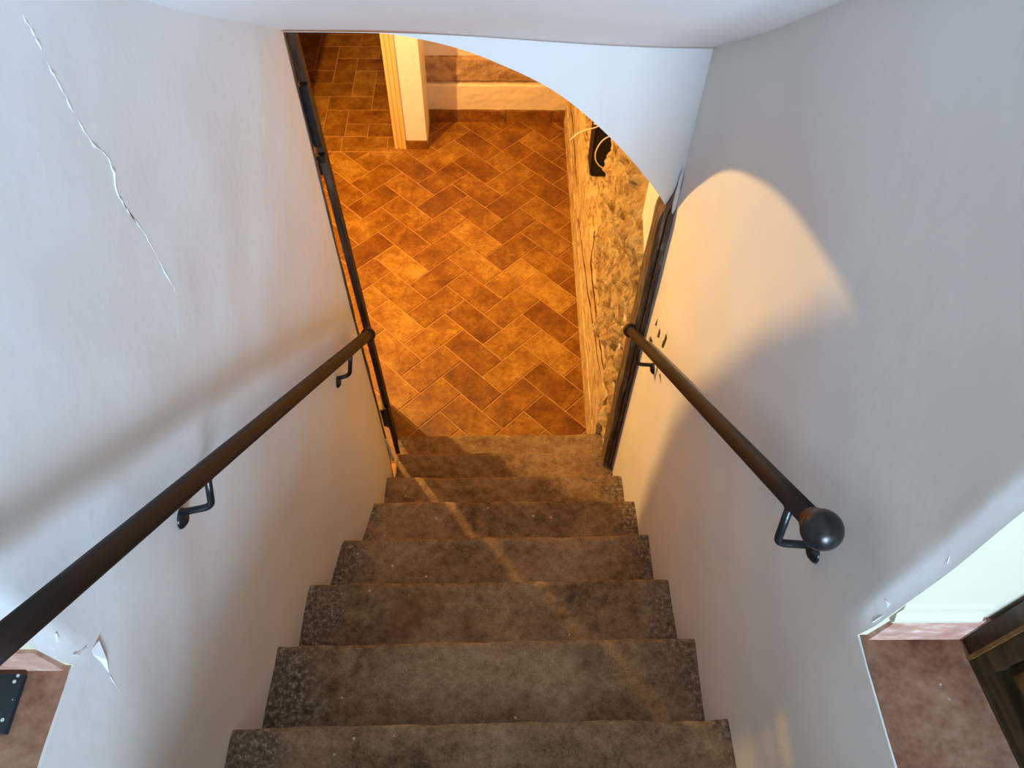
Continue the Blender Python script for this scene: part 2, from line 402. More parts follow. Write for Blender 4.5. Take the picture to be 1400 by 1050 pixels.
# ------------------------------------------------------------------ lower room: floor of single tiles
FX0, FX1 = -2.6, 0.345
floor = MB().box(FX0, 0.80, -0.95, 1.95, -0.10, -0.0035).put('floor', M_GROUT, kind='structure', label='terracotta herringbone tile floor of the lower room', cat='floor')
TW = 0.15; JT = 0.0034
def tile_mesh(name, poly):
    c = sum((Vector((p[0], p[1], 0)) for p in poly), Vector()) / len(poly); n = len(poly)
    top = [Vector((p[0], p[1], 0.0)) for p in poly]; ch = []
    for p in top:
        d = (c - p); d.z = 0; ch.append(p + d.normalized() * 0.0025)
    v = [Vector((p.x, p.y, -0.012)) for p in top] + [Vector((p.x, p.y, -0.0018)) for p in top] + ch
    f = [tuple(range(2 * n, 3 * n)), tuple(range(n - 1, -1, -1))]
    for r in (0, n): f += [(r + i, r + (i + 1) % n, r + n + (i + 1) % n, r + n + i) for i in range(n)]
    me = bpy.data.meshes.new(name); me.from_pydata([tuple(q) for q in v], [], f); me.materials.append(M_TILE); return me
def clip(poly, axis, lim, keep_less):
    out = []
    for i in range(len(poly)):
        a, b = poly[i], poly[(i + 1) % len(poly)]
        ia, ib = ((a[axis] <= lim), (b[axis] <= lim)) if keep_less else ((a[axis] >= lim), (b[axis] >= lim))
        if ia: out.append(a)
        if ia != ib:
            t = (lim - a[axis]) / (b[axis] - a[axis]); out.append((a[0] + (b[0] - a[0]) * t, a[1] + (b[1] - a[1]) * t))
    return out
def area(p): return abs(sum(p[i][0] * p[(i + 1) % len(p)][1] - p[(i + 1) % len(p)][0] * p[i][1] for i in range(len(p)))) / 2
h1, h2 = TW / 2 - JT, TW - JT
TILE_FULL = tile_mesh('tile', [(-h2, -h1), (h2, -h1), (h2, h1), (-h2, h1)])
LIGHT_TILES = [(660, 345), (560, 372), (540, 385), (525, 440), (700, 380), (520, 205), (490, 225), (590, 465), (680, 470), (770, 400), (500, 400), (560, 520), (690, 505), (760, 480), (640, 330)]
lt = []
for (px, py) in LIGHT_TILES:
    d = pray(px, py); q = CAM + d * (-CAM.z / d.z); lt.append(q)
def add_tile(cx, cy, ang, region, parent):
    ca, sa = math.cos(ang), math.sin(ang)
    P = [(cx + ca * u - sa * v, cy + sa * u + ca * v) for u, v in ((-h2, -h1), (h2, -h1), (h2, h1), (-h2, h1))]
    Q = P
    for axis, lim, less in region:
        Q = clip(Q, axis, lim, less)
        if len(Q) < 3: return
    if area(Q) < 0.0008: return
    if Q == P:
        o = bpy.data.objects.new('tile', TILE_FULL); o.location = (cx, cy, random.uniform(-0.0008, 0.0008)); o.rotation_euler = (random.uniform(-.002, .002), random.uniform(-.002, .002), ang)
    else:
        o = bpy.data.objects.new('tile', tile_mesh('tile', [(p[0] - cx, p[1] - cy) for p in Q])); o.location = (cx, cy, 0)
    COL.objects.link(o); o.parent = parent
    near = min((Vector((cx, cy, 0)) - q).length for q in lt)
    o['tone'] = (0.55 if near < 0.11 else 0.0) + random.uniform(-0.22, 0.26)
S2 = TW / math.sqrt(2)
U = Vector((S2, -S2)); V = Vector((S2, S2))
for i in range(-26, 27):
    for j in range(-14, 15):
        a0, b0 = i + 2 * j, -i + 2 * j
        for (ca, cb, ang) in ((a0 + 0.5, b0 - 1.0, math.pi / 4), (a0 + 2.0, b0 - 0.5, -math.pi / 4)):
            c = U * ca + V * cb
            ymax = 1.93 if c.x > -0.80 else 1.570
            if -2.8 < c.x < 0.6 and -1.0 < c.y < 2.1:
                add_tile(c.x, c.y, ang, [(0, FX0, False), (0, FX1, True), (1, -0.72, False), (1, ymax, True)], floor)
# threshold row and the room beyond, laid square to the doorway
floor2 = MB().box(-2.4, -0.62, 1.951, 3.7, -0.10, -0.0035).put('floor_far_room', M_GROUT, kind='structure', label='square-laid terracotta tiles of the room past the doorway', cat='floor')
for xa in (-1.76, -1.46, -1.16, -0.86):
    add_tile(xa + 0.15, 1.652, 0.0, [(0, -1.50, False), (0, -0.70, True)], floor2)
for i in range(-16, 17):
    for j in range(-8, 9):
        a0, b0 = i + 2 * j, -i + 2 * j
        for (ca, cb, ang) in ((a0 + 0.5, b0 - 1.0, math.pi / 2), (a0 + 2.0, b0 - 0.5, 0.0)):
            x, y = -1.45 + ca * TW, 2.157 + cb * TW
            if -2.5 < x < -0.5 and 1.55 < y < 3.7:
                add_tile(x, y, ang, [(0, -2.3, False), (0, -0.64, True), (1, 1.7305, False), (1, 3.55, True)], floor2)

# ------------------------------------------------------------------ lower room: walls
RC = 2.62
# right wall: old plaster plinth with a ledge
def plinth_x(y, z):
    x = 0.316 + 0.004 * nz(y, z, 0.7, 3) + 0.05 * z
    if z < 0.15: x -= 0.006
    x += 0.007 * nz(y, z, 8.8, 9.0) * sm((z - 0.14) / 0.05)
    if z > 0.47: x += 0.012 * ((z - 0.47) / 0.04)
    return x
mb = MB(); mb.grid_solid(lambda y, z: (plinth_x(y, z), y, z), frange(-0.672, 1.95, 0.02), [0, 0.03, 0.08, 0.13, 0.148, 0.155, 0.165] + frange(0.18, 0.47, 0.02) + [0.485, 0.497, 0.505], lambda p: Vector((0.80, p.y, p.z)))
wl = mb.put('wall_lower_right', M_OLDPLASTER, kind='structure', label='stone and old plaster wall of the lower room', cat='wall')
# rubble core above it, broken off at its far end
def rub_x(y, z):
    lim = lerp(-0.92, -0.34, sm((z - 1.36) / 0.26))
    m = sm((y - lim + 0.06 * nz(y, z, 3.3, 7)) / 0.05)
    bulge = 0.045 * abs(noise.fractal(Vector((y * 6, z * 6, 1.0)), 0.9, 2.1, 5)) + 0.022 * nz(y, z, 5.5, 16) + 0.012 * nz(y, z, 2.5, 40)
    return lerp(0.368, 0.350 - bulge + 0.012, m)
def rub_pt(y, z):
    yy = y
    if y > 0.0: yy = y + (0.05 * nz(2.0, z, 6.0, 6) + 0.03 * nz(2.0, z, 1.0, 19)) * sm(y / 0.15)
    return (rub_x(y, z), yy, z)
mb = MB(); mb.grid_solid(rub_pt, frange(-0.90, 0.17, 0.009), frange(0.40, 2.62, 0.011), lambda p: Vector((max(0.60, p.x + .05), p.y, p.z)))
rb = mb.put('rubble', M_RUBBLE, wl, label='rough exposed rubble stone core')
# recess behind it
mb = MB(); mb.grid_solid(lambda y, z: (0.62 + 0.01 * nz(y, z, 1, 5), y, z), frange(-0.60, 1.95, 0.05), frange(0.45, 2.62, 0.06), lambda p: Vector((0.80, p.y, p.z)))
mb.put('recess', M_PLASTER_WARM, wl)
# long gaping cracks in the plinth
def groove(name, pts3, w, mat, parent, normal, proud=0.001):
    v = []; f = []
    for i, p in enumerate(pts3):
        d = (pts3[min(i + 1, len(pts3) - 1)] - pts3[max(i - 1, 0)]).normalized(); s = d.cross(normal).normalized()
        ww = w * (0.35 + 0.65 * math.sin(math.pi * (i + 0.5) / len(pts3))) * (0.8 + 0.4 * random.random())
        q = p + normal * proud
        v += [q - s * ww - normal * 0.004, q - s * ww, q + s * ww, q + s * ww - normal * 0.004]
    for i in range(len(pts3) - 1):
        a = i * 4; f += [(a + j, a + (j + 1) % 4, a + 4 + (j + 1) % 4, a + 4 + j) for j in range(4)]
    f += [(0, 1, 2, 3), tuple(len(v) - 4 + j for j in range(4))]
    return put(name, v, f, mat, parent)
t = NT('crack_dark', 0.95, 0.05); t.color(t.ramp(t.noise(60, 3), [(0.3, (0.05, 0.025, 0.012)), (0.7, (0.13, 0.07, 0.035))])); M_CRACK = t.m
def hit_plane(px, fn):
    """march the camera ray of a pixel to the surface x = fn(y, z)"""
    d = pray(*px); tt = 0.3; s0 = None
    while tt < 7:
        p = CAM + d * tt; s = p.x - fn(p.y, p.z)
        if s0 is not None and s * s0 < 0: break
        s0 = s; tt += 0.004
    return CAM + d * tt
for line, w in (([(813, 316), (810, 340), (808, 362), (811, 390), (814, 420), (818, 455), (823, 490), (829, 520)], 0.010), ([(791, 300), (796, 335), (800, 370), (806, 410), (812, 450), (818, 490), (822, 520)], 0.007), ([(781, 140), (784, 180), (787, 220), (790, 262)], 0.007)):
    P = []
    for (a, b), (c, d) in zip(line, line[1:]):
        for k in range(4): P.append(hit_plane((a + (c - a) * k / 4 + random.uniform(-.8, .8), b + (d - b) * k / 4), plinth_x))
    groove('crack', P, w, M_CRACK, wl, Vector((-1, 0, 0.05)), 0.002)

# far wall: tile skirting, limewashed course, stone course, plaster above
def rough_slab(x0, x1, z0, z1, y, amp, sc, seed, dx=0.03):
    mb = MB()
    mb.grid_solid(lambda x, z: (x, y + amp * (nz(x, z, seed, sc) + 0.5 * nz(x, z, seed + 3, sc * 3)) + 0.012 * max(0, 1 - min(z - z0, z1 - z) / 0.012), z), frange(x0, x1, dx), frange(z0, z1, 0.012 if z1 - z0 < 0.5 else 0.1), lambda p: Vector((p.x, 2.10, p.z)))
    return mb
wb = rough_slab(-0.70, 0.80, 0.455, 2.62, 1.925, 0.006, 5, 0.3).put('wall_lower_back', M_PLASTER_WARM, kind='structure', label='short end wall with stone course and tile skirting', cat='wall')
rough_slab(-0.70, 0.80, 0.0, 0.268, 1.908, 0.006, 9, 2.3).put('limewashed_course', M_PLASTER_WARM, wb)
rough_slab(-0.70, 0.80, 0.284, 0.455, 1.914, 0.008, 14, 4.3, 0.02).put('stone_course', M_STONE, wb)
MB().box(-0.70, 0.80, 1.935, 2.1, 0.25, 0.30).put('joint', M_STONE, wb)
bb = root('baseboard_back', (-0.1, 1.90, 0), kind='structure')
for xa, xb in ((-0.594, -0.410), (-0.406, -0.085), (-0.081, 0.225), (0.229, 0.335)):
    MB().box(xa, xb, 1.888, 1.925, 0.0, 0.082).put('tile', M_TILE, bb)

# pier, doorway wall and its casing
pier = MB().box(-0.731, -0.594, 1.612, 2.02, 0, RC).put('wall_pier', M_WHITEWALL, kind='structure', label='white pier between the doorway and the alcove', cat='wall')
bp = root('baseboard_pier', (-0.66, 1.61, 0), kind='structure')
MB().box(-0.728, -0.594, 1.602, 1.63, 0, 0.062).put('tile', M_TILE, bp)
dw = MB().box(-2.62, -1.49, 1.62, 1.75, 0, RC).box(-1.49, -0.731, 1.62, 1.75, 2.02, RC).put('wall_doorway', M_WHITEWALL, kind='structure', label='white wall around the inner doorway', cat='wall')
dr = root('door_1', (-1.1, 1.62, 0), kind='structure', label='inner doorway with yellow moulded wooden casing', cat='doorway')
def casing(xa, s, nm='casing'):
    prof = [(0, 0), (0, 0.012), (0.008, 0.016), (0.020, 0.016), (0.024, 0.010), (0.030, 0.010), (0.034, 0.018), (0.048, 0.020), (0.052, 0.013), (0.060, 0.014), (0.066, 0.022), (0.075, 0.022), (0.075, 0)]
    v = [Vector((xa + s * a, 1.622 - b, z)) for z in (0, 2.05) for a, b in prof]; n = len(prof)
    f = [(i, (i + 1) % n, n + (i + 1) % n, n + i) for i in range(n)] + [tuple(range(n)), tuple(range(n, 2 * n))]
    return MB().add(v, f).put(nm, M_CASING, dr)
casing(-0.806, 1); casing(-1.42, -1)
MB().box(-1.495, -0.731, 1.600, 1.622, 2.0, 2.075).put('lintel', M_CASING, dr)
MB().box(-0.806, -0.790, 1.615, 1.76, 0, 2.02).put('jamb', M_CASING, dr); MB().box(-1.436, -1.42, 1.615, 1.76, 0, 2.02).put('jamb', M_CASING, dr)
MB().box(-0.80, -0.62, 1.75, 3.6, 0, RC).put('wall_far_room_right', M_OCHRE, kind='structure')
MB().box(-2.4, -2.3, 1.75, 3.6, 0, RC).put('wall_far_room_left', M_OCHRE, kind='structure')
MB().box(-2.4, -0.62, 3.55, 3.7, 0, RC).put('wall_far_room_back', M_OCHRE, kind='structure')
# remaining shell of the lower room (outside the view)
MB().box(-2.72, -2.60, -0.95, 1.75, 0, RC).put('wall_lower_left', M_OCHRE, kind='structure')
MB().box(-2.72, -0.95, -0.95, -0.80, 0, RC).put('wall_lower_front', M_OCHRE, kind='structure')
MB().box(-2.72, 0.80, -0.72, 3.7, RC, RC + 0.12).box(-2.72, -0.64, -0.95, -0.72, RC, RC + 0.12).put('ceiling_lower', M_OCHRE, kind='structure')

# ------------------------------------------------------------------ post, door leaf
post = root('door_post', (0.345, -0.93, 0.39), 'weathered grey-brown wooden post beside the stone wall', 'door post')
mb = MB()
def post_pt(a, z):
    x0, x1 = 0.318 + 0.003 * nz(z, 0, 1, 6), 0.364
    w = 1 - sm((z - 1.80) / 0.14) * 0.75
    x0 = lerp(0.36, x0, w)
    k = a
    xx = lerp(x0, x1, k) ; yy = -0.956 + (0.010 if 0.42 < k < 0.5 else 0) + 0.003 * nz(k * 3, z, 2, 9)
    return (xx, yy, z)
mb.grid_solid(post_pt, [0, 0.15, 0.3, 0.41, 0.43, 0.49, 0.51, 0.7, 1.0], frange(0.385, 1.94, 0.02), lambda p: Vector((p.x, -0.885, p.z)))
mb.put('timber', M_OLDWOOD, post)
mb = MB(); mb.tube([(0.352, -0.957, z) for z in frange(1.84, 1.99, 0.015)], [(0.002, 0.005, 0.006, 0.007, 0.006, 0.0065, 0.005, 0.0045, 0.004, 0.003, 0.001)[i] for i in range(11)], 8)
mb.put('plaster_patch', M_PLASTER, post)

LD = Vector((-0.262, 0.965, 0)).normalized(); LN = Vector((LD.y, -LD.x, 0))      # leaf direction and its normal (towards +x)
HP = Vector((-0.564, -0.912, 0))
leaf = root('plank_door', (HP.x, HP.y, 0.03), 'dark plank door standing open, seen edge-on beside the cracked wall', 'door')
LW = 0.55; TH = 0.018
def leaf_top(d): return interp([(0, 2.345), (0.23, 2.340), (0.30, 2.270), (0.35, 2.205), (0.40, 2.15), (0.46, 2.06), (0.51, 1.96), (0.55, 1.85)], d)
def lean(v): return Vector((v.x - 0.018 * (v.z - 0.6), v.y, v.z))     # the old leaf hangs out of plumb
for i in range(4):
    d0, d1 = LW * i / 4 + 0.001, LW * (i + 1) / 4 - 0.001
    ds = frange(d0, d1, 0.035)
    v = []; n = len(ds)
    for side in (0, TH):
        for d in ds:
            b = HP + LD * d + LN * side
            v += [Vector((b.x, b.y, 0.42 if d < 0.27 else 0.02)), Vector((b.x, b.y, leaf_top(d)))]
    f = []
    for k in range(n - 1):
        a = 2 * k; f += [(a, a + 2, a + 3, a + 1), (2 * n + a, 2 * n + a + 1, 2 * n + a + 3, 2 * n + a + 2), (a + 1, a + 3, 2 * n + a + 3, 2 * n + a + 1), (a, 2 * n + a, 2 * n + a + 2, a + 2)]
    f += [(0, 1, 2 * n + 1, 2 * n), (2 * n - 2, 4 * n - 2, 4 * n - 1, 2 * n - 1)]
    put('plank', [lean(q) for q in v], f, M_DOORWOOD, leaf)
for z0, z1 in ((2.03, 2.205), (1.98, 2.0), (0.66, 0.80)):
    mb = MB(); c = HP + LD * 0.0 + LN * (TH * 0.45)
    mb.tube([(c.x, c.y - 0.004, z0), (c.x, c.y - 0.004, z1)], 0.0135, 10)
    mb.box(c.x - 0.022, c.x, -0.925, -0.919, z0 + 0.01, z1 - 0.01)
    mb.v = [lean(q) for q in mb.v]
    mb.put('hinge', M_IRON, leaf)
# strap iron on the leaf's hidden face
for z in (0.73, 1.95):
    mb = MB(); M = Matrix.Translation(HP) @ Matrix.Rotation(math.atan2(LD.y, LD.x), 4, 'Z')
    mb.box(0.0, 0.42, 0.0, 0.006, z - 0.02, z + 0.02, M); mb.v = [lean(q) for q in mb.v]; mb.put('strap', M_IRON, leaf)
# grey timber jamb let into the end of the left wall
jamb = root('trim_1', (-0.60, -0.95, 0.4), kind='structure', label='weathered timber jamb at the end of the cracked wall', cat='door jamb')
mb = MB(); mb.grid_solid(lambda x, z: (x + 0.003 * nz(z, 1, x, 8) + lerp(-0.582, -0.592, sm((z - 0.5) / 1.3)) , -0.953, z), [-0.012, -0.002, 0.004], frange(0.40, 2.34, 0.03), lambda p: Vector((p.x - 0.004, -0.925, p.z)))
mb.put('timber', M_OLDWOOD, jamb)
t = NT('white_lead_paint', 0.6); t.color((0.75, 0.68, 0.55)); M_OLDWHITE = t.m
MB().tube([(-0.571, -0.935, 0.41), (-0.574, -0.945, 0.50), (-0.577, -0.955, 0.62)], 0.006, 6).put('plaster_edge', M_OLDWHITE, jamb)

# ------------------------------------------------------------------ handrails
def handrail(name_label, base, p_low, p_up, finial, brackets, wallfn, side, rad, leanx=0.016, dy=0.012):
    r = root('handrail', base, name_label, 'handrail')
    a, b = Vector(p_low), Vector(p_up); d = (b - a).normalized()
    MB().tube([a + (b - a) * i / 12 for i in range(13)], rad, 18).put('rail', M_RAIL, r, smooth=True)
    mb = MB(); mb.tube([a - d * 0.012, a - d * 0.010, a + d * 0.006, a + d * 0.010], [0.018, 0.0225, 0.0225, 0.0175], 20); mb.put('end_cap', M_RAIL, r, smooth=True)
    if finial:
        MB().tube([b - d * 0.004, b + d * 0.012], 0.018, 18).put('collar', M_IRON, r, smooth=True)
        MB().ball(b + d * 0.028, 0.0268, 28, 18).put('finial', M_IRON, r, smooth=True)
    for (y, drop) in brackets:
        t_ = (y - a.y) / (b.y - a.y); q = a + (b - a) * t_
        lowp = Vector((q.x + side * leanx, q.y - 0.014, q.z - drop)); wx = wallfn(lowp.y - dy, lowp.z)
        end = Vector((wx, lowp.y - dy, lowp.z))
        mb = MB(); mb.tube(rbend(q - Vector((0, 0, 0.010)), lowp, end, 0.016), 0.0062, 12)
        bk = mb.put('bracket', M_IRON, r, smooth=True)
        MB().tube([q - Vector((0, 0, 0.020)), q - Vector((0, 0, 0.010))], [0.008, 0.010], 12).put('saddle', M_IRON, bk, smooth=True)
        n = Vector((-side, 0, 0))
        mb = MB(); c = end + Vector((0, -0.004, -0.012))
        mb.tube([c - n * 0.006, c + n * 0.004, c + n * 0.010], [0.020, 0.018, 0.010], 10); mb.put('wall_plate', M_IRON, bk, smooth=True)
    return r
def line_at(px, x):
    d = pray(*px); return CAM + d * ((x - CAM.x) / d.x)
RL0, RL1 = line_at((503, 458), -0.535), line_at((140, 762), -0.600)
RL1 = RL0 + (RL1 - RL0) * 1.14
handrail('long dark brown handrail fixed to the bluish cracked plaster wall', (-0.6, -1.2, 1.4), RL0, RL1, True, [(-1.950, 0.098), (-1.205, 0.105)], left_x, -1, 0.0170)
RR0, RR1 = line_at((862, 452), 0.298), line_at((1112, 712), 0.286)
handrail('dark brown handrail ending in a black iron ball, on the grey wall', (0.33, -1.2, 1.4), RR0, RR1, True, [(-2.066, 0.116), (-1.12, 0.105)], right_x, 1, 0.0150, 0.008, 0.004)

# ------------------------------------------------------------------ wall damage: crack ridge, peeling flakes
crack_px = [(22, 0), (30, 20), (44, 45), (52, 62), (66, 92), (75, 106), (88, 132), (100, 155), (115, 180), (128, 200), (138, 206), (147, 216), (155, 236), (158, 262), (168, 280), (178, 294), (195, 316), (206, 336), (218, 360), (228, 378), (240, 398), (250, 412)]
P = []
for (a, b), (c, d) in zip(crack_px, crack_px[1:]):
    for k in range(3): P.append(hit_plane((a + (c - a) * k / 3 + random.uniform(-.7, .7), b + (d - b) * k / 3), left_x))
v = []; f = []
for i, p in enumerate(P):
    d = (P[min(i + 1, len(P) - 1)] - P[max(i - 1, 0)]).normalized(); s = d.cross(Vector((1, 0, 0))).normalized()
    e = min(1, i / 6, (len(P) - 1 - i) / 6); hgt = 0.0021 * e * random.uniform(0.6, 1.3)
    v += [p - s * 0.0016 + Vector((-0.002, 0, 0)), p + s * 0.0006 + Vector((hgt, 0, 0)), p + s * 0.0010 + Vector((-0.002, 0, 0))]
for i in range(len(P) - 1):
    a = 3 * i; f += [(a, a + 1, a + 4, a + 3), (a + 1, a + 2, a + 5, a + 4), (a + 2, a, a + 3, a + 5)]
put('crack_lip', v, f, M_PLASTER, wall_left)
groove('crack', [hit_plane(q, left_x) for q in [(163, 268), (168, 279), (174, 287), (181, 297), (190, 311)]], 0.0013, M_CRACK, wall_left, Vector((1, 0, 0)), 0.0008)
def flake(px, fn, n, lift, wall, parent, mat=M_PLASTER):
    P = [hit_plane(q, fn) for q in px]; k = len(P)
    top = [p + n * (0.45 * l + 0.0002) for p, l in zip(P, lift)]; bot = [p + n * (0.45 * l - 0.0012) for p, l in zip(P, lift)]
    f = [tuple(range(k)), tuple(range(2 * k - 1, k - 1, -1))] + [(i, (i + 1) % k, k + (i + 1) % k, k + i) for i in range(k)]
    return put('paint_flake', top + bot, f, mat, parent)
NX = Vector((1, 0, 0)); NXR = Vector((-1, 0, 0))
flake([(131, 876), (141, 902), (149, 923), (144, 921), (136, 906), (122, 893)], left_x, NX, [0.010, 0.011, 0.001, 0.0, 0.0, 0.0], 'l', wall_left)
flake([(150, 925), (157, 938), (163, 945), (174, 963), (160, 946)], left_x, NX, [0.003, 0.004, 0.003, 0.0, 0.0], 'l', wall_left)
for px in ([(60, 872), (72, 884), (78, 892), (66, 888)], [(82, 880), (90, 885), (96, 896), (84, 892)], [(84, 858), (92, 874), (88, 876)], [(100, 895), (110, 888), (118, 884), (108, 896)], [(75, 866), (83, 878), (77, 878)]):
    flake(px, left_x, NX, [random.uniform(0.001, 0.005) for _ in px], 'l', wall_left)
flake([(1172, 868), (1186, 856), (1204, 845), (1214, 838), (1212, 834), (1190, 848)], right_x, NXR, [0.002, 0.004, 0.005, 0.004, 0.0, 0.0], 'r', wall_right)
for px in ([(1294, 766), (1300, 760), (1297, 771)], [(1212, 820), (1220, 826), (1214, 830)]):
    flake(px, right_x, NXR, [random.uniform(0.001, 0.004) for _ in px], 'r', wall_right)
# peeled patch by the lower bracket of the right-hand rail
for px, mt in (([(901, 404), (908, 426), (913, 452), (906, 474), (898, 470), (893, 446), (897, 424)], M_PLASTER), ([(900, 435), (898, 446), (896, 444)], M_CRACK), ([(905, 449), (902, 462), (899, 461), (902, 450)], M_CRACK), ([(911, 453), (912, 462), (907, 476), (905, 474), (909, 460)], M_CRACK), ([(890, 460), (893, 468), (889, 466)], M_CRACK), ([(903, 511), (904, 524), (902, 512)], M_CRACK)):
    flake(px, right_x, NXR, [0.0022 if mt is M_PLASTER else 0.0034 for _ in px], 'r', wall_right, mt)

# ------------------------------------------------------------------ black box with cables on the ledge
def at_yz(px, y):
    d = pray(*px); return CAM + d * ((y - CAM.y) / d.y)
bx = at_yz((806, 243), 0.75).x
spk = root('box_speaker', (bx + 0.06, 0.83, 0.505), 'black box with a white cable, standing on the plaster ledge', 'speaker box')
bm = bmesh.new(); bmesh.ops.create_cube(bm, size=1); bmesh.ops.scale(bm, vec=(0.19, 0.16, 0.36), verts=bm.verts); bmesh.ops.translate(bm, vec=(bx + 0.095, 0.83, 0.685), verts=bm.verts)
bmesh.ops.bevel(bm, geom=list(bm.edges), offset=0.008, segments=2, affect='EDGES')
me = bpy.data.meshes.new('cabinet'); bm.to_mesh(me); bm.free(); me.materials.append(M_BLACK)
o = bpy.data.objects.new('cabinet', me); COL.objects.link(o); tag(o, spk)
MB().box(bx + 0.012, bx + 0.178, 0.747, 0.752, 0.53, 0.84).put('grille', M_BLACK, spk)
P = [at_yz(q, 0.738) for q in [(845, 184), (832, 187), (822, 194), (815, 206), (814, 217), (818, 225), (825, 230), (836, 234)]]
def smooth_path(P, n=5):
    out = []
    for i in range(len(P) - 1):
        p0, p1, p2, p3 = P[max(i - 1, 0)], P[i], P[i + 1], P[min(i + 2, len(P) - 1)]
        for k in range(n):
            t_ = k / n; out.append(0.5 * ((2 * p1) + (p2 - p0) * t_ + (2 * p0 - 5 * p1 + 4 * p2 - p3) * t_ ** 2 + (3 * p1 - p0 - 3 * p2 + p3) * t_ ** 3))
    return out + [P[-1]]
MB().tube(smooth_path(P), 0.0034, 8).put('cable', M_CABLE, spk, smooth=True)
P = [at_yz(q, 0.74) for q in [(779, 192), (788, 184), (800, 178), (812, 175), (818, 172), (812, 169)]]
MB().tube(smooth_path(P), 0.0032, 8).put('cable', M_CABLE, spk, smooth=True)
P = [at_yz(q, 0.735) for q in [(820, 173), (828, 178), (836, 182), (850, 188)]]
MB().tube(smooth_path(P), 0.0032, 8).put('cable', M_CABLE, spk, smooth=True)
P = [at_yz(q, 0.745) for q in [(806, 153), (811, 163), (818, 170), (830, 178), (845, 186)]]
MB().tube(smooth_path(P), 0.005, 8).put('cable', M_BLACK, spk, smooth=True)

# ------------------------------------------------------------------ upstairs: floor, walls, window, furniture
uf = MB().box(-3.0, -0.95, -5.5, -2.1, UPZ - 0.25, UPZ - 0.03).box(0.75, 3.2, -5.5, -2.1, UPZ - 0.25, UPZ - 0.03).box(-0.96, 0.76, -5.5, -3.12, 0.0, UPZ - 0.03).put('floor_upper', M_GROUT, kind='structure', label='worn terracotta slab floor at the top of the stairs', cat='floor')
def slab(x0, x1, y0, y1):
    return MB().box(x0 + .002, x1 - .002, y0 + .002, y1 - .002, UPZ - 0.032, UPZ + 0.001).put('slab', M_SLAB, uf)
def edge_slab(fn, inset, xo, y0, y1):
    ys = frange(y0, y1, 0.025); v = []; n = len(ys)
    for z in (UPZ - 0.032, UPZ + 0.001):
        v += [Vector((fn(y, UPZ - 0.005) + inset + 0.0015 * nz(y, z, 3, 30), y, z)) for y in ys] + [Vector((xo, y, z)) for y in reversed(ys)]
    m2 = 2 * n
    f = [tuple(range(m2)), tuple(range(m2, 2 * m2))] + [(i, (i + 1) % m2, m2 + (i + 1) % m2, m2 + i) for i in range(m2)]
    return put('slab', v, f, M_SLAB, uf)
for y1 in (-2.20, -2.703):
    edge_slab(left_x, -0.003, -1.12, y1 - 0.5, y1); edge_slab(right_x, 0.003, 0.80, y1 - 0.5, y1)
for i in range(6):
    for j in range(6):
        x0, y1 = -2.8 + i, -3.2 - 0.4 * j
        slab(x0, x0 + 1, y1 - 0.4, y1)
for y1 in (-2.25, -2.72): slab(-2.0, -1.12, y1 - 0.47, y1); slab(0.80, 2.0, y1 - 0.47, y1)
MB().box(-3.1, -0.95, YL, -2.05, UPZ - 0.2, 4.9).put('wall_upper_left', M_CREAM, kind='structure')
MB().box(0.75, 3.3, YR, -2.05, UPZ - 0.2, 4.9).put('wall_upper_right', M_CREAM, kind='structure')
MB().box(-0.96, 0.76, -2.25, -2.05, 3.42, 4.9).put('wall_upper_lintel', M_PLASTER, kind='structure')
MB().box(-3.1, -3.0, -5.6, -2.05, 2.0, 4.9).put('wall_upper_side', M_UPPER, kind='structure')
MB().box(3.2, 3.3, -5.6, -2.05, 2.0, 4.9).put('wall_upper_far', M_UPPER, kind='structure')
MB().box(-3.1, 3.3, -5.6, -2.05, 4.9, 5.0).put('ceiling_upper', M_UPPER, kind='structure')
MB().box(-3.0, WX0, -5.6, -5.5, 2.0, 4.9).box(WX1, 3.2, -5.6, -5.5, 2.0, 4.9).box(WX0, WX1, -5.6, -5.5, 2.0, WZ0).box(WX0, WX1, -5.6, -5.5, WZ1, 4.9).put('wall_back', M_UPPER, kind='structure')
win = root('window_1', ((WX0 + WX1) / 2, -5.52, WZ0), kind='structure', label='tall upstairs window letting in daylight', cat='window')
fw = 0.05
for b in ((WX0, WX0 + fw, WZ0, WZ1), (WX1 - fw, WX1, WZ0, WZ1), (WX0, WX1, WZ0, WZ0 + fw), (WX0, WX1, WZ1 - fw, WZ1), ((WX0 + WX1) / 2 - .03, (WX0 + WX1) / 2 + .03, WZ0, WZ1)):
    MB().box(b[0], b[1], -5.57, -5.53, b[2], b[3]).put('window_frame', M_WHITEWALL, win)
for xa, xb in ((WX0 + fw, (WX0 + WX1) / 2 - .03), ((WX0 + WX1) / 2 + .03, WX1 - fw)):
    MB().box(xa, xb, -5.555, -5.549, WZ0 + fw, WZ1 - fw).put('pane', M_GLASS, win)

# skirting pieces upstairs
b1 = root('baseboard_right', (0.42, YR, UPZ), kind='structure')
def skirt(x0, x1, y, parent, x0t, x1t):
    v = [(x0, y - 0.002, UPZ), (x1, y - 0.002, UPZ), (x1, y + 0.02, UPZ), (x0, y + 0.02, UPZ), (x0t, y + 0.0, UPZ + 0.072), (x1t, y + 0.0, UPZ + 0.072), (x1t, y + 0.02, UPZ + 0.072), (x0t, y + 0.02, UPZ + 0.072)]
    return MB().add([(a, b - 0.005, c) if i in (0, 1, 4, 5) else (a, b, c) for i, (a, b, c) in enumerate(v)], [(0, 1, 5, 4), (1, 2, 6, 5), (2, 3, 7, 6), (3, 0, 4, 7), (4, 5, 6, 7), (0, 3, 2, 1)]).put('tile', M_PINK, parent)
skirt(0.366, 0.487, YR, b1, 0.374, 0.487); skirt(0.489, 0.80, YR, b1, 0.489, 0.80)
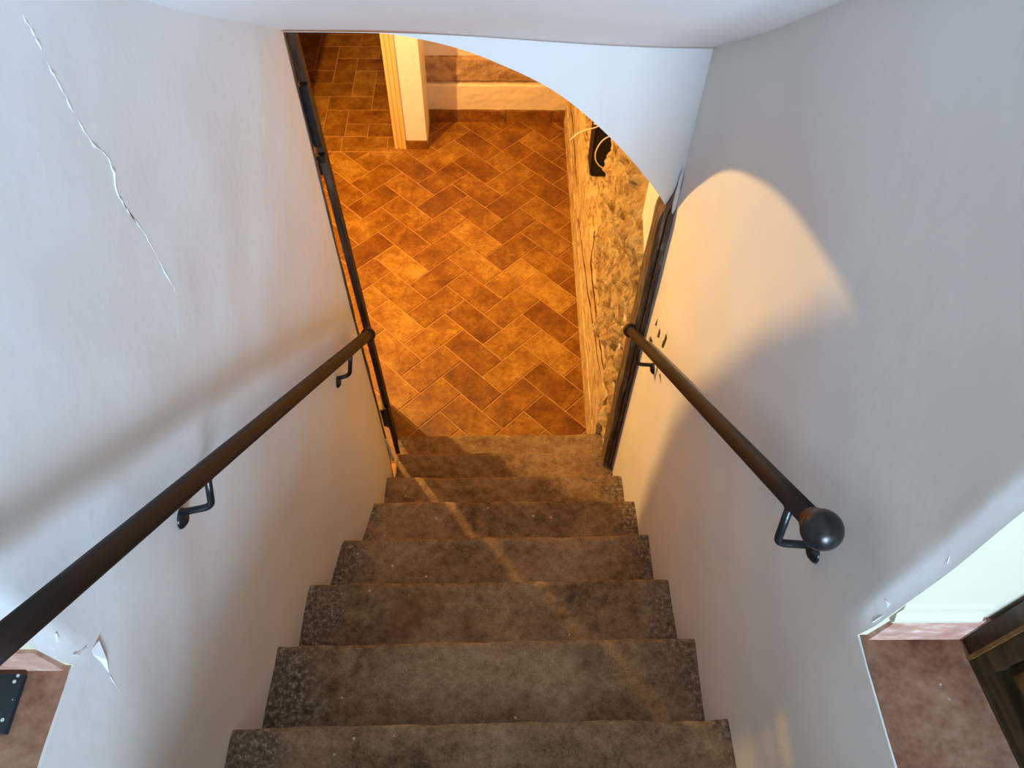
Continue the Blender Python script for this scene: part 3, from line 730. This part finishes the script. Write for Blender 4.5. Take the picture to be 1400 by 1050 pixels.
def cove(x0, x1, y, parent):
    prof = [(0.0, 0.0), (-0.013, 0.0), (-0.014, 0.010), (-0.008, 0.022), (-0.009, 0.040), (-0.004, 0.056), (0.0, 0.06)]
    n = len(prof); v = [Vector((x, y + a + 0.006, UPZ + 0.072 + b)) for x in (x0, x1) for a, b in prof]
    return MB().add(v, [(i, (i + 1) % n, n + (i + 1) % n, n + i) for i in range(n)] + [tuple(range(n)), tuple(range(n, 2 * n))]).put('plaster_cove', M_CREAM, parent)
cove(0.366, 0.475, YR, b1)
b2 = root('baseboard_left', (-0.75, YL, UPZ), kind='structure')
skirt(-1.2, -0.672, YL, b2, -1.2, -0.676)
# sideboard whose panelled end faces the stairs
sbl = Vector((0.490, -2.252, UPZ)); ang = math.radians(8.5)
sb = root('sideboard', sbl, 'dark wooden sideboard with a raised amber end panel, on terracotta slab', 'sideboard')
M = Matrix.Translation(sbl) @ Matrix.Rotation(ang, 4, 'Z')
SH, SL, SD = 0.80, 0.62, 0.45       # height, length towards the upstairs room, depth
def sbox(name, x0, x1, y0, y1, z0, z1, mat): return MB().box(x0, x1, y0, y1, z0, z1, M).put(name, mat, sb)
sbox('carcass', 0.016, SD, -SL, -0.012, 0.012, SH - 0.03, M_DARKWOOD)
sbox('stile', 0.0, 0.02, -0.040, -0.012, 0.0, SH - 0.03, M_DARKWOOD); sbox('stile', 0.0, 0.02, -SL, -SL + 0.05, 0.0, SH - 0.03, M_DARKWOOD)
sbox('shaded_gap_strip', 0.002, 0.05, -0.010, 0.012, 0.0, SH - 0.03, M_DARKWOOD)  # no real post: dark strip added to stand for the shaded gap at the wall
sbox('rail', 0.0, 0.02, -SL + 0.05, -0.04, 0.0, 0.036, M_DARKWOOD); sbox('rail', 0.0, 0.02, -SL + 0.05, -0.04, SH - 0.09, SH - 0.03, M_DARKWOOD)
sbox('moulding', -0.004, 0.004, -0.016, -0.011, 0.0, SH - 0.03, M_AMBERWOOD); sbox('moulding', -0.003, 0.004, -SL, -0.011, 0.001, 0.008, M_DARKWOOD)
y0, y1, z0, z1 = -SL + 0.06, -0.050, 0.046, SH - 0.10
v = [(0.014, y0, z0), (0.014, y1, z0), (0.014, y1, z1), (0.014, y0, z1), (0.003, y0 + .02, z0 + .02), (0.003, y1 - .02, z0 + .02), (0.003, y1 - .02, z1 - .02), (0.003, y0 + .02, z1 - .02)]
MB().add([M @ Vector(p) for p in v], [(0, 1, 5, 4), (1, 2, 6, 5), (2, 3, 7, 6), (3, 0, 4, 7), (4, 5, 6, 7), (3, 2, 1, 0)]).put('panel', M_AMBERWOOD, sb)
sbox('top', -0.01, SD + 0.02, -SL - 0.02, 0.0, SH - 0.03, SH, M_DARKWOOD)
# low black block by the other corner
bk = root('door_stop', (-0.79, -2.31, UPZ), 'small blue-black painted block flecked with white on terracotta slab', 'door stop')
mb = MB(); mb.box(-0.92, -0.716, -2.350, -2.281, UPZ, UPZ + 0.009); mb.put('block', M_BLUEBLACK, bk)
MB().box(-0.92, -0.735, -2.324, -2.318, UPZ + 0.0085, UPZ + 0.0115).put('groove_strip', M_BLACK, bk)
